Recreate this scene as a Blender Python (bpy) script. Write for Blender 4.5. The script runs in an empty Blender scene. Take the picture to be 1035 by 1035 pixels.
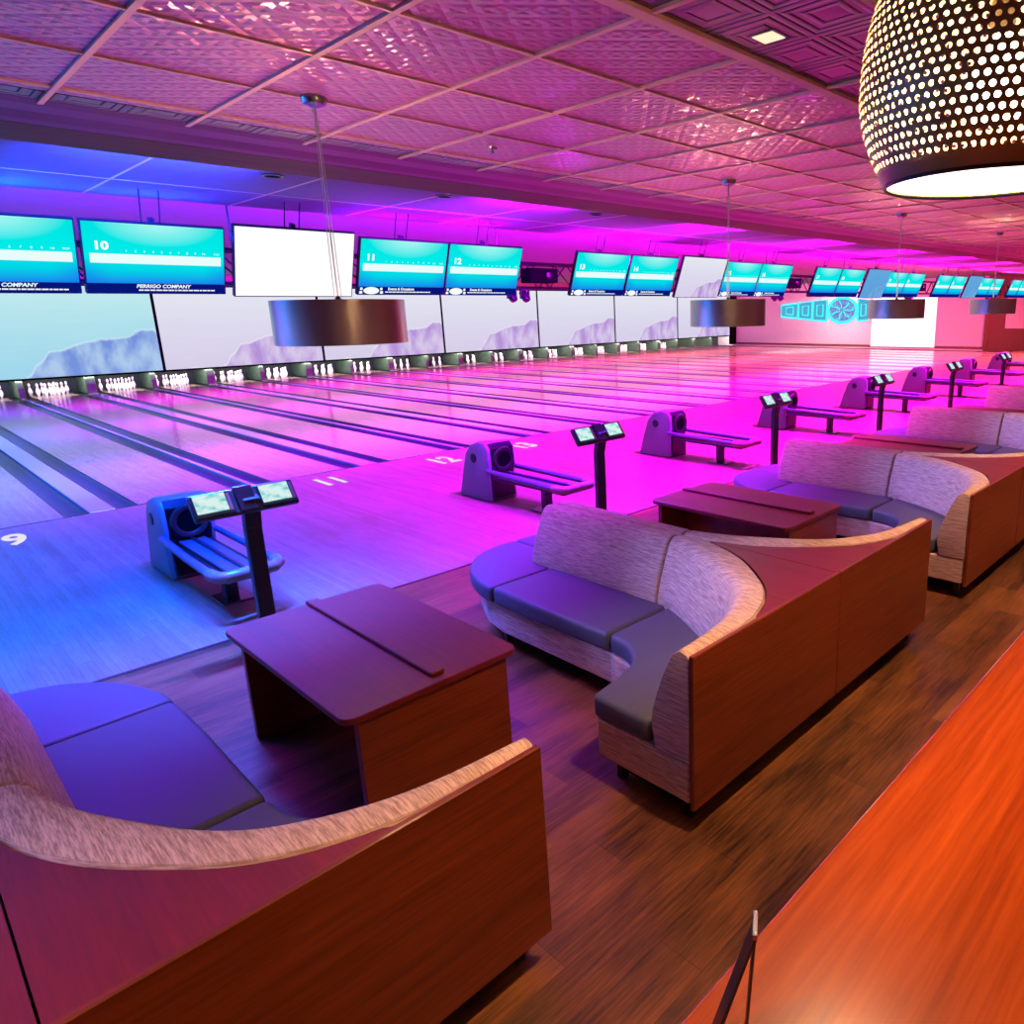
import bpy, bmesh, math, random
from mathutils import Vector, Matrix
random.seed(7)
sc = bpy.context.scene
COL = sc.collection
P = 3.40            # one pair of lanes
PI = math.pi

# ------------------------------------------------------------------ camera
def make_camera():
    f, px, py, yaw, pit, rol = 723.81, 670.05, 494.96, 0.8469, 0.2455, -0.0171
    C = Vector((-1.8024, -10.775, 2.2736))
    cy, sy = math.cos(yaw), math.sin(yaw)
    fw = Vector((sy*math.cos(pit), cy*math.cos(pit), -math.sin(pit)))
    r = Vector((cy, -sy, 0)); u = r.cross(fw)
    r2 = math.cos(rol)*r + math.sin(rol)*u
    u2 = -math.sin(rol)*r + math.cos(rol)*u
    cd = bpy.data.cameras.new('camera'); co = bpy.data.objects.new('camera', cd); COL.objects.link(co)
    M = Matrix((r2, u2, -fw)).transposed().to_4x4(); M.translation = C
    co.matrix_world = M
    cd.sensor_fit = 'HORIZONTAL'; cd.sensor_width = 36
    cd.lens = 36*f/1035; cd.shift_x = (517.5-px)/1035; cd.shift_y = -(517.5-py)/1035
    cd.clip_start = 0.02; cd.clip_end = 200
    sc.camera = co
make_camera()

# ------------------------------------------------------------------ materials
def lin(c):
    return tuple((x/12.92 if x <= .04045 else ((x+.055)/1.055)**2.4) for x in [v/255 for v in c]) + (1,)
def new_mat(name):
    m = bpy.data.materials.new(name); m.use_nodes = True
    nt = m.node_tree; nt.nodes.clear()
    out = nt.nodes.new('ShaderNodeOutputMaterial')
    return m, nt, out
class NT:
    def __init__(s, nt): s.nt = nt
    def n(s, t, **kw):
        nd = s.nt.nodes.new(t)
        for k, v in kw.items(): setattr(nd, k, v)
        return nd
    def l(s, a, b): s.nt.links.new(a, b)
    def math(s, op, a, b=None, c=None):
        nd = s.n('ShaderNodeMath', operation=op)
        for i, v in enumerate((a, b, c)):
            if v is None: continue
            if isinstance(v, (int, float)): nd.inputs[i].default_value = v
            else: s.l(v, nd.inputs[i])
        return nd.outputs[0]
    def ramp(s, fac, stops, interp='LINEAR'):
        nd = s.n('ShaderNodeValToRGB'); cr = nd.color_ramp; cr.interpolation = interp
        while len(cr.elements) < len(stops): cr.elements.new(.5)
        for e, (p, c) in zip(cr.elements, stops): e.position = p; e.color = c
        s.l(fac, nd.inputs[0]); return nd.outputs[0]
    def coords(s, kind='Object', scale=(1,1,1), loc=(0,0,0), rot=(0,0,0)):
        tc = s.n('ShaderNodeTexCoord'); mp = s.n('ShaderNodeMapping')
        mp.inputs['Scale'].default_value = scale; mp.inputs['Location'].default_value = loc; mp.inputs['Rotation'].default_value = rot
        s.l(tc.outputs[kind], mp.inputs[0]); return mp.outputs[0]
    def noise(s, vec, scale=5, detail=3, rough=.55):
        nd = s.n('ShaderNodeTexNoise'); nd.inputs['Scale'].default_value = scale
        nd.inputs['Detail'].default_value = detail; nd.inputs['Roughness'].default_value = rough
        s.l(vec, nd.inputs['Vector']); return nd.outputs['Fac']
    def mix(s, fac, a, b, mode='MIX'):
        nd = s.n('ShaderNodeMix', data_type='RGBA', blend_type=mode)
        for i, v in ((0, fac), (6, a), (7, b)):
            if isinstance(v, (int, float)): nd.inputs[i].default_value = v
            elif isinstance(v, tuple): nd.inputs[i].default_value = v
            else: s.l(v, nd.inputs[i])
        return nd.outputs[2]
    def bump(s, h, strength=.3, dist=.01):
        nd = s.n('ShaderNodeBump'); nd.inputs['Strength'].default_value = strength; nd.inputs['Distance'].default_value = dist
        s.l(h, nd.inputs['Height']); return nd.outputs[0]
def bsdf(T, out, col=None, rough=.5, metal=0, spec=.5, normal=None, coat=0, coat_rough=.05):
    b = T.n('ShaderNodeBsdfPrincipled')
    if isinstance(col, tuple): b.inputs['Base Color'].default_value = col
    elif col is not None: T.l(col, b.inputs['Base Color'])
    if isinstance(rough, (int, float)): b.inputs['Roughness'].default_value = rough
    else: T.l(rough, b.inputs['Roughness'])
    b.inputs['Metallic'].default_value = metal
    b.inputs['Specular IOR Level'].default_value = spec
    b.inputs['Coat Weight'].default_value = coat; b.inputs['Coat Roughness'].default_value = coat_rough
    if normal is not None: T.l(normal, b.inputs['Normal'])
    T.l(b.outputs[0], out.inputs[0]); return b
def plain(name, col, rough=.5, metal=0, spec=.5, coat=0, var=.0):
    m, nt, out = new_mat(name); T = NT(nt)
    c = lin(col)
    if var:
        n = T.noise(T.coords(), 9, 3)
        c = T.ramp(n, [(.3, tuple(x*(1-var) for x in c[:3])+(1,)), (.7, tuple(min(1, x*(1+var)) for x in c[:3])+(1,))])
    bsdf(T, out, c, rough, metal, spec, coat=coat); return m
def emit(name, col, strength=1.0):
    m, nt, out = new_mat(name); T = NT(nt)
    e = T.n('ShaderNodeEmission'); e.inputs[0].default_value = lin(col); e.inputs[1].default_value = strength
    T.l(e.outputs[0], out.inputs[0]); return m
def wood(name, dark, light, axis='X', rough=.3, coat=.3, fine=1.0, spec=.5):
    m, nt, out = new_mat(name); T = NT(nt)
    s = {'X': (1.2, 26, 26), 'Y': (26, 1.2, 26), 'Z': (26, 26, 1.2)}[axis]
    s2 = {'X': (.5, 5, 5), 'Y': (5, .5, 5), 'Z': (5, 5, .5)}[axis]
    a = T.noise(T.coords(scale=tuple(v*fine for v in s)), 3, 5, .6)
    b = T.noise(T.coords(scale=tuple(v*fine for v in s2)), 2, 2, .5)
    f = T.math('ADD', T.math('MULTIPLY', a, .6), T.math('MULTIPLY', b, .4))
    c = T.ramp(f, [(.33, lin(dark)), (.66, lin(light))])
    bsdf(T, out, c, rough, 0, spec, T.bump(a, .08, .002), coat); return m
def planks(name, dark, light, rough, along='X', width=.18, length=1.2, coat=0, gap=.985, spec=.5):
    m, nt, out = new_mat(name); T = NT(nt)
    sp = T.n('ShaderNodeSeparateXYZ'); T.l(T.coords(), sp.inputs[0])
    x, y = (sp.outputs[0], sp.outputs[1]) if along == 'X' else (sp.outputs[1], sp.outputs[0])
    row = T.math('FLOOR', T.math('DIVIDE', y, width))
    off = T.math('FRACT', T.math('MULTIPLY', row, .617))
    xi = T.math('ADD', T.math('DIVIDE', x, length), off)
    cell = T.math('FLOOR', xi)
    cmb = T.n('ShaderNodeCombineXYZ'); T.l(row, cmb.inputs[0]); T.l(cell, cmb.inputs[1])
    wn = T.n('ShaderNodeTexWhiteNoise', noise_dimensions='3D'); T.l(cmb.outputs[0], wn.inputs[0])
    sc_ = (1.4, 22, 1) if along == 'X' else (22, 1.4, 1)
    g = T.noise(T.coords(scale=sc_), 3, 5, .65)
    big = T.noise(T.coords(scale=(.8, 3, 1) if along == 'X' else (3, .8, 1)), 2.2, 2)
    f = T.math('ADD', T.math('MULTIPLY', wn.outputs[0], .16), T.math('ADD', T.math('MULTIPLY', g, .48), T.math('MULTIPLY', big, .36)))
    c = T.ramp(f, [(.36, lin(dark)), (.64, lin(light))])
    fy = T.math('FRACT', T.math('DIVIDE', y, width)); fx = T.math('FRACT', xi)
    line = T.math('MAXIMUM', T.math('GREATER_THAN', fy, gap), T.math('GREATER_THAN', fx, .997))
    c = T.mix(T.math('MULTIPLY', line, .55), c, tuple(v*.25 for v in lin(dark)[:3])+(1,))
    bsdf(T, out, c, rough, 0, spec, T.bump(g, .05, .002), coat); return m
def fabric(name, a, b):
    m, nt, out = new_mat(name); T = NT(nt)
    n1 = T.noise(T.coords(scale=(9, 9, 230)), 1.0, 3, .7)
    n2 = T.noise(T.coords(scale=(170, 13, 3), rot=(0, 0, .6)), 1.0, 3, .7)
    ge = T.n('ShaderNodeNewGeometry'); sx = T.n('ShaderNodeSeparateXYZ'); T.l(ge.outputs['Normal'], sx.inputs[0])
    up = T.ramp(sx.outputs[2], [(.45, (0,0,0,1)), (.75, (1,1,1,1))])
    f = T.math('ADD', T.math('MULTIPLY', n1, T.math('SUBTRACT', 1.0, up)), T.math('MULTIPLY', n2, up))
    c = T.ramp(f, [(.36, lin(a)), (.62, lin(b))])
    bsdf(T, out, c, .85, 0, .2, T.bump(f, .25, .003)); return m
def vinyl(name, col, rough=.55):
    m, nt, out = new_mat(name); T = NT(nt)
    n = T.noise(T.coords(), 220, 2); c = lin(col)
    bsdf(T, out, c, rough, 0, .5, T.bump(n, .06, .001)); return m

M = {}
M['floor'] = planks('dark wood floor', (36, 18, 9), (140, 84, 46), .34, 'X', .19, 1.3, spec=.6)
M['approach'] = planks('maple approach', (116, 90, 74), (142, 116, 98), .42, 'Y', .045, 2.2, gap=.96, spec=.2)
M['lane'] = planks('maple lane', (130, 106, 88), (152, 130, 112), .15, 'Y', .045, 3.0, coat=0, gap=.97, spec=.14)
M['gutter'] = plain('gutter plastic', (40, 42, 56), .34)
M['cap'] = plain('division cap', (150, 150, 165), .25, coat=.3)
M['tan_fabric'] = fabric('tan slub fabric', (166, 130, 116), (232, 196, 180))
M['vinyl'] = vinyl('slate vinyl', (82, 82, 98))
M['cherry'] = wood('cherry laminate', (100, 36, 14), (146, 60, 24), 'X', .34, .2)
M['cherry_top'] = wood('cherry top laminate', (106, 23, 26), (132, 32, 34), 'Y', .45, .0)
M['counter'] = wood('orange counter wood', (134, 47, 5), (188, 80, 15), 'X', .22, .4, .6)
M['beam'] = wood('brown header wood', (66, 36, 8), (98, 56, 14), 'X', .6, 0, spec=.15)
M['mould'] = plain('dark moulding', (96, 60, 62), .4)
M['black'] = plain('black metal', (22, 22, 26), .35)
M['blackgloss'] = plain('black plastic', (14, 14, 18), .25)
M['dark'] = plain('dark recess', (9, 8, 10), .8, spec=.02)
M['steel'] = plain('steel', (170, 170, 175), .25, 1)
M['bronze'] = plain('brushed bronze', (196, 176, 164), .3, .9)
M['white'] = plain('white paint', (228, 224, 220), .6)
M['wall'] = plain('pale wall', (222, 210, 202), .7, var=.05)
M['brown_wall'] = plain('brown wall', (120, 78, 48), .6, var=.1)
M['lane_ceiling'] = plain('ceiling panel', (132, 126, 140), .85, spec=.1, var=.04)
M['tee'] = plain('ceiling tee', (236, 176, 172), .45)
M['hood'] = plain('grey return hood', (112, 110, 124), .38, coat=.2)
M['rail'] = plain('dark rail', (74, 76, 100), .28, coat=.3)
M['tan_plastic'] = plain('tan bumper', (122, 98, 84), .35)
M['pin'] = plain('white pin', (240, 238, 232), .2, coat=.5)
M['red'] = plain('red stripe', (200, 24, 24), .3)
M['kick'] = plain('pit divider', (66, 84, 66), .4, var=.3)
M['pit'] = plain('pit curtain', (30, 34, 32), .8)
M['number'] = emit('white inlay with added glow', (250, 245, 255), .85)  # glow added so the numbers stay white under coloured light
M['white_emit'] = emit('white screen', (252, 250, 252), 1.05)
M['letters'] = emit('screen letters', (245, 255, 255), 1.0)
M['navy'] = emit('screen caption bar', (6, 20, 120), 1.0)
M['cyan_neon'] = emit('cyan neon', (70, 225, 245), 1.5)
M['bulb'] = emit('hot bulb', (255, 222, 160), 420)
M['diffuser'] = emit('lamp diffuser', (255, 240, 214), 3.0)
M['drum_diffuser'] = emit('drum diffuser', (255, 222, 214), 5)
M['downlight'] = emit('downlight lens', (255, 226, 190), 1.2)  # glow for the highlight painted into one ceiling coffer

def tin_mat(name, period, mode):
    m, nt, out = new_mat(name); T = NT(nt)
    sp = T.n('ShaderNodeSeparateXYZ'); T.l(T.coords(loc=(.2*1, 8.74, 0)), sp.inputs[0])
    u = T.math('SUBTRACT', T.math('FRACT', T.math('DIVIDE', sp.outputs[0], period)), .5)
    v = T.math('SUBTRACT', T.math('FRACT', T.math('DIVIDE', sp.outputs[1], period)), .5)
    au, av = T.math('ABSOLUTE', u), T.math('ABSOLUTE', v)
    if mode == 'diamond':
        d = T.math('ADD', au, av)
        h = T.math('ADD', T.math('PINGPONG', T.math('MULTIPLY', d, 2.0), .5), T.math('MULTIPLY', T.math('PINGPONG', T.math('MULTIPLY', T.math('MAXIMUM', au, av), 4.0), .5), .5))
        st, ds = .9, .018
    else:
        d = T.math('MAXIMUM', au, av)
        fc = T.n('ShaderNodeValToRGB'); cr = fc.color_ramp
        pts = [(0, .12), (.17, .1), (.2, .55), (.24, .55), (.27, .25), (.33, .25), (.36, .75), (.4, .75), (.44, .4), (.47, 1), (.5, 1)]
        while len(cr.elements) < len(pts): cr.elements.new(.5)
        for e, (p, c) in zip(cr.elements, pts): e.position = p; e.color = (c, c, c, 1)
        T.l(d, fc.inputs[0]); h = fc.outputs[0]; st, ds = 1.0, .05
    bsdf(T, out, lin((192, 106, 154) if mode == 'diamond' else (118, 78, 88)), .3, .36, .5, T.bump(h, st, ds)); return m
M['tin'] = tin_mat('pressed tin', .165, 'diamond')
M['coffer'] = tin_mat('pressed tin coffers', .33, 'coffer')

def screen_mat(name, kind):
    m, nt, out = new_mat(name); T = NT(nt)
    tc = T.n('ShaderNodeTexCoord'); sp = T.n('ShaderNodeSeparateXYZ'); T.l(tc.outputs['UV'], sp.inputs[0])
    x, z = sp.outputs[0], sp.outputs[1]
    if kind == 'score':
        base = T.ramp(z, [(0, lin((20, 120, 225))), (.16, lin((24, 140, 236))), (.34, lin((0, 214, 232))), (.55, lin((0, 236, 234))), (1, lin((0, 228, 226)))])
        side = T.ramp(T.math('ABSOLUTE', T.math('SUBTRACT', x, .5)), [(.33, (0, 0, 0, 1)), (.5, (.5, .5, .5, 1))])
        low = T.ramp(z, [(.3, (1, 1, 1, 1)), (.5, (0, 0, 0, 1))])
        base = T.mix(T.math('MULTIPLY', side, low), base, lin((24, 110, 235)))
        dx = T.math('MULTIPLY', T.math('SUBTRACT', x, .52), 2.1); dz = T.math('MULTIPLY', T.math('SUBTRACT', z, 1.05), 2.6)
        r = T.math('SQRT', T.math('ADD', T.math('MULTIPLY', dx, dx), T.math('MULTIPLY', dz, dz)))
        g = T.ramp(r, [(.25, (.75, .75, .75, 1)), (.95, (0, 0, 0, 1))])
        c = T.mix(g, base, lin((180, 250, 246)))
        inb = T.math('MULTIPLY', T.math('GREATER_THAN', z, .43), T.math('LESS_THAN', z, .565))
        inb = T.math('MULTIPLY', inb, T.math('MULTIPLY', T.math('GREATER_THAN', x, .035), T.math('LESS_THAN', x, .975)))
        c = T.mix(inb, c, lin((232, 252, 252)))
        s = 1.0
    else:
        ridge = T.ramp(x, [(0, (.0,)*3+(1,)), (.33, (.0,)*3+(1,)), (.46, (.28,)*3+(1,)), (.52, (.30,)*3+(1,)), (.65, (.39,)*3+(1,)), (.80, (.42,)*3+(1,)), (.92, (.49,)*3+(1,)), (1, (.47,)*3+(1,))])
        nz = T.noise(T.coords('UV', scale=(1.8, .6, 1)), 5, 3)
        h = T.math('ADD', ridge, T.math('MULTIPLY', T.math('SUBTRACT', nz, .5), .16))
        d = T.math('SUBTRACT', h, z)
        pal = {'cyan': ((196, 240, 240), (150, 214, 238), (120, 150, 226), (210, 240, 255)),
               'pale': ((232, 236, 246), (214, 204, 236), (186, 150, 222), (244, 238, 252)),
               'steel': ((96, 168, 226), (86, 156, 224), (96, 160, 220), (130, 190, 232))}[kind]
        sky = T.ramp(z, [(0, lin(pal[1])), (.55, lin(tuple((a+b)//2 for a, b in zip(pal[0], pal[1])))), (1, lin(pal[0]))])
        cl = T.noise(T.coords('UV', scale=(1.2, 4, 1), rot=(0, 0, .25)), 3, 4)
        sky = T.mix(T.math('MULTIPLY', cl, .35), sky, lin(pal[3]))
        rk = T.noise(T.coords('UV', scale=(5, 1.2, 1), rot=(0, 0, -.8)), 2.2, 3, .55)
        mt = T.ramp(rk, [(.36, lin(pal[2])), (.66, lin(pal[3]))])
        mt = T.mix(.45, mt, lin(pal[2]))
        crest = T.ramp(d, [(0, (1, 1, 1, 1)), (.035, (0, 0, 0, 1))])
        mt = T.mix(crest, mt, lin(pal[3]))
        c = T.mix(T.math('GREATER_THAN', d, 0), sky, mt)
        s = .95
    e = T.n('ShaderNodeEmission'); T.l(c, e.inputs[0]); e.inputs[1].default_value = s
    T.l(e.outputs[0], out.inputs[0]); return m
M['score'] = screen_mat('score display', 'score')
M['mask_cyan_spill'] = screen_mat('mountain video with cyan spill', 'cyan')  # same mountain video with cyan LED spill put into its colours
M['mask_pale'] = screen_mat('mountain video pale', 'pale')
M['video_steel'] = screen_mat('dim blue video', 'steel')

# ------------------------------------------------------------------ mesh helpers
class MB:
    def __init__(s): s.v = []; s.f = []
    def add(s, vs, fs):
        o = len(s.v); s.v += [tuple(v) for v in vs]; s.f += [tuple(i+o for i in f) for f in fs]; return s
    def box(s, x0, x1, y0, y1, z0, z1):
        return s.add([(x0,y0,z0),(x1,y0,z0),(x1,y1,z0),(x0,y1,z0),(x0,y0,z1),(x1,y0,z1),(x1,y1,z1),(x0,y1,z1)],
                     [(0,3,2,1),(4,5,6,7),(0,1,5,4),(1,2,6,5),(2,3,7,6),(3,0,4,7)])
    def prism(s, pts, z0, z1):
        n = len(pts)
        return s.add([(x,y,z0) for x,y in pts]+[(x,y,z1) for x,y in pts],
                     [tuple(range(n-1,-1,-1)), tuple(range(n,2*n))]+[(i,(i+1)%n,n+(i+1)%n,n+i) for i in range(n)])
    def profile(s, pts, x0, x1):     # pts are (y,z), extruded along x
        n = len(pts)
        return s.add([(x0,y,z) for y,z in pts]+[(x1,y,z) for y,z in pts],
                     [tuple(range(n)), tuple(range(2*n-1,n-1,-1))]+[(i,n+i,n+(i+1)%n,(i+1)%n) for i in range(n)])
    def lathe(s, prof, c=(0,0,0), n=24, cap=True):
        vs = []; fs = []
        for r, z in prof:
            for i in range(n):
                a = 2*PI*i/n; vs.append((c[0]+r*math.cos(a), c[1]+r*math.sin(a), c[2]+z))
        for j in range(len(prof)-1):
            for i in range(n):
                fs.append((j*n+i, j*n+(i+1)%n, (j+1)*n+(i+1)%n, (j+1)*n+i))
        if cap:
            fs.append(tuple(range(n-1,-1,-1))); k = (len(prof)-1)*n; fs.append(tuple(range(k, k+n)))
        return s.add(vs, fs)
    def tube(s, pts, r, n=8, cap=True):
        pts = [Vector(p) for p in pts]; rings = []
        up = None
        for i, p in enumerate(pts):
            t = (pts[min(i+1, len(pts)-1)]-pts[max(i-1, 0)]).normalized()
            if up is None:
                up = Vector((0,0,1)) if abs(t.z) < .9 else Vector((1,0,0))
            a = t.cross(up).normalized(); b = a.cross(t).normalized(); up = b
            rings.append([p+r*(math.cos(2*PI*k/n)*a+math.sin(2*PI*k/n)*b) for k in range(n)])
        vs = [v for ring in rings for v in ring]; fs = []
        for j in range(len(rings)-1):
            for k in range(n): fs.append((j*n+k, j*n+(k+1)%n, (j+1)*n+(k+1)%n, (j+1)*n+k))
        if cap:
            fs.append(tuple(range(n-1,-1,-1))); q = (len(rings)-1)*n; fs.append(tuple(range(q, q+n)))
        return s.add(vs, fs)
    def mesh(s, name, bevel=0, seg=2, smooth=False, angle=35):
        me = bpy.data.meshes.new(name); me.from_pydata(s.v, [], s.f)
        bm = bmesh.new(); bm.from_mesh(me)
        bmesh.ops.recalc_face_normals(bm, faces=bm.faces)
        if bevel:
            es = [e for e in bm.edges if len(e.link_faces) == 2 and e.calc_face_angle(0) > math.radians(angle)]
            bmesh.ops.bevel(bm, geom=es, offset=bevel, segments=seg, profile=.5, affect='EDGES', clamp_overlap=True)
        if smooth:
            for f in bm.faces: f.smooth = True
            for e in bm.edges:
                if len(e.link_faces) == 2 and e.calc_face_angle(0) > math.radians(40): e.smooth = False
        bm.to_mesh(me); bm.free(); return me
def link(name, me, mat, parent=None, loc=None):
    o = bpy.data.objects.new(name, me); COL.objects.link(o)
    if mat is not None and not me.materials: me.materials.append(mat)
    if parent is not None: o.parent = parent
    if loc: o.location = loc
    return o
def part(name, mb, mat, parent=None, bevel=0, seg=2, smooth=False, angle=35, label=None):
    o = link(name, mb.mesh(name, bevel, seg, smooth, angle), mat, parent)
    if label: o['label'] = label
    return o
def tag(o, label, cat, group=None):
    o['label'] = label; o['category'] = cat
    if group: o['group'] = group
    return o
def thing(name, label, cat, loc=(0,0,0), group=None):
    o = bpy.data.objects.new(name, None); COL.objects.link(o); o.location = loc; o.empty_display_size = .1
    return tag(o, label, cat, group)
def struct(name, mb, mat, bevel=0, parent=None):
    o = part(name, mb, mat, parent, bevel)
    if parent is None: o['kind'] = 'structure'
    return o
def kids(o): return [c for c in COL.objects if c.parent == o]
def dup(o, loc, label, parent=None):
    c = o.copy(); COL.objects.link(c); c.location = loc
    if label: c['label'] = label
    for ch in kids(o):
        d = ch.copy(); COL.objects.link(d); d.parent = c
        for g in kids(ch):
            e = g.copy(); COL.objects.link(e); e.parent = d
    return c
def quad(name, a, b, c, d, mat, parent=None):    # uv mapped quad: a=bottom left, b=bottom right, c=top right, d=top left
    me = bpy.data.meshes.new(name); me.from_pydata([a,b,c,d], [], [(0,1,2,3)])
    uv = me.uv_layers.new(name='UVMap')
    for i, t in enumerate(((0,0),(1,0),(1,1),(0,1))): uv.data[i].uv = t
    return link(name, me, mat, parent)
def text_mesh(body, size, extrude=.001, shear=0, bold=0):
    cu = bpy.data.curves.new('t', 'FONT'); cu.body = body; cu.size = size; cu.extrude = extrude; cu.shear = shear
    cu.offset = bold; cu.align_x = 'CENTER'; cu.align_y = 'CENTER'; cu.resolution_u = 3
    ob = bpy.data.objects.new('t', cu); COL.objects.link(ob)
    bpy.context.view_layer.update()
    me = bpy.data.meshes.new_from_object(ob.evaluated_get(bpy.context.evaluated_depsgraph_get()))
    bpy.data.objects.remove(ob); bpy.data.curves.remove(cu); return me
ORD = ['first','second','third','fourth','fifth','sixth','seventh','eighth','ninth','tenth','eleventh','twelfth','thirteenth','fourteenth','fifteenth','sixteenth','seventeenth','eighteenth','nineteenth','twentieth','twenty-first','twenty-second','twenty-third','twenty-fourth']

XL, XR = -8.9, 38.2
YB = -13.5
ZT, ZL, ZL2 = 3.36, 3.40, 3.72
# ------------------------------------------------------------------ setting
struct('floor', MB().box(XL, XR, YB, -5.24, -.1, 0), M['floor'])
struct('floor_approach', MB().box(XL, XR, -5.22, -.03, -.1, .0), M['approach'])
struct('trim_1', MB().box(XL, XR, -5.245, -5.215, -.09, .006), M['steel'])
struct('floor_lane_bed', MB().box(XL, XR, -.03, 20.3, -.2, -.1), M['dark'])
struct('trim_2', MB().box(XL, XR, -.035, -.005, -.09, .002), M['blackgloss'])
# tin ceiling
struct('ceiling', MB().box(XL, XR, -8.73, -5.98, ZT, ZT+.05), M['tin'])
struct('ceiling_coffers', MB().box(XL, XR, YB, -8.75, ZT, ZT+.05), M['coffer'])
struct('ceiling_border', MB().box(XL, XR, -5.96, -5.5, ZT, ZT+.05), M['coffer'])
tee = MB()
x = -.86 - .66*12
k = -9
while x < XR:
    w = .013
    tee.box(x-w, x+w, -8.72, -5.6, ZT-.012, ZT+.002); x += .66; k += 1
y = -5.97
for y in (-8.08, -7.42, -6.76, -6.10):
    tee.box(XL, XR, y-.009, y+.009, ZT-.010, ZT+.002)
tee.box(XL, XR, -8.765, -8.705, ZT-.018, ZT+.002)
x = -.86 - .66*12
while x < XR:
    tee.box(x-.013, x+.013, YB, -8.77, ZT-.014, ZT+.002); x += 1.32
for y in (-9.4, -10.06, -10.72, -11.4, -12.06): tee.box(XL, XR, y-.013, y+.013, ZT-.013, ZT+.002)
struct('ceiling_grid', tee, M['tee'])
# header beam with crown moulding
struct('trim_3', MB().box(XL, XR, -5.45, -4.93, 3.30, 3.75), M['beam'])
struct('trim_4', MB().profile([(-5.46,3.30),(-5.52,3.31),(-5.60,3.335),(-5.72,3.345),(-5.78,3.36),(-5.78,3.40),(-5.46,3.40)], XL, XR), M['mould'])
# ceiling above the lanes
struct('ceiling_lanes', MB().box(XL, XR, -4.93, -2.2, ZL, ZL+.3), M['lane_ceiling'])
struct('ceiling_rear', MB().box(XL, XR, -2.2, 20.3, ZL2, ZL2+.05), M['lane_ceiling'])
g = MB(); x = -.02 - 1.22*7
while x < XR:
    g.box(x-.012, x+.012, -4.93, -2.2, ZL-.0012, ZL+.002); x += 1.22
for y in (-4.4, -3.18): g.box(XL, XR, y-.010, y+.010, ZL-.0012, ZL+.002)
struct('ceiling_lane_grid', g, M['tee'])
# walls
struct('wall_left', MB().box(XL-.1, XL, YB, 20.3, -.2, 3.75), M['wall'])
struct('wall_back', MB().box(XL, XR, YB-.1, YB, -.2, 3.6), plain('tan wall', (214, 180, 150), .7, var=.05))
struct('wall_pins', MB().box(XL, XR, 20.3, 20.4, -.2, 3.75), M['pit'])
struct('wall_right', MB().box(XR, XR+.1, 1.9, 20.3, -.2, 3.75), M['wall'])
struct('wall_right_aisle', MB().box(XR+.02, XR+.12, YB, 1.9, -.2, 3.75), M['brown_wall'])
struct('wall_right_panel', MB().box(XR-.03, XR+.02, -6, .9, 1.07, 2.9), M['wall'])
struct('baseboard_right', MB().box(XR-.03, XR, 1.9, 18, 0, .12), M['brown_wall'])
struct('trim_5', MB().box(XR-.06, XR+.03, 1.72, 1.92, 0, 3.4), M['brown_wall'])

# ------------------------------------------------------------------ lanes, pins
K0, K1 = -2, 10
def gutter_mb(xa, xb):
    mb = MB(); n = 8; pts = []
    for i in range(n+1):
        a = PI*i/n; xc, r = (xa+xb)/2, (xb-xa)/2
        pts.append((xc-r*math.cos(a), -.012-.055*math.sin(a)))
    vs = [(x, -.03, z) for x, z in pts]+[(x, 19.3, z) for x, z in pts]
    fs = [(i, i+1, n+2+i, n+1+i) for i in range(n)]
    # underside so that the trough has thickness
    vs += [(x, -.03, z-.02) for x, z in pts]+[(x, 19.3, z-.02) for x, z in pts]
    o = 2*(n+1)
    fs += [(o+i+1, o+i, o+n+1+i, o+n+2+i) for i in range(n)]
    fs += [(i, o+i, o+i+1, i+1) for i in range(n)]
    fs += [(0, n+1, o+n+1, o), (n, o+n, o+2*n+1, 2*n+1)]
    return mb.add(vs, fs)
lane_proto = thing('bowling_lane', '', 'bowling lane', (0,0,0), 'parallel bowling lanes')
part('lane_surface', MB().box(-.53, .53, -.005, 19.25, -.09, 0), M['lane'], lane_proto)
part('gutter', gutter_mb(-.763, -.533), M['gutter'], lane_proto, smooth=True)
part('gutter', gutter_mb(.533, .763), M['gutter'], lane_proto, smooth=True)
pin_me = MB().lathe([(.026,0),(.029,.01),(.05,.07),(.06,.115),(.057,.15),(.038,.205),(.024,.245),(.023,.27),(.030,.315),(.032,.335),(.027,.362),(.013,.378),(.002,.381)], n=12).mesh('pin', smooth=True)
pin_me.materials.append(M['pin'])
stripe_me = MB().lathe([(.0262,.238),(.0252,.245),(.0250,.252)], n=12, cap=False).lathe([(.0248,.262),(.0245,.27),(.0262,.278)], n=12, cap=False).mesh('neck_stripe', smooth=True)
stripe_me.materials.append(M['red'])
ti = 0
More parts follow.
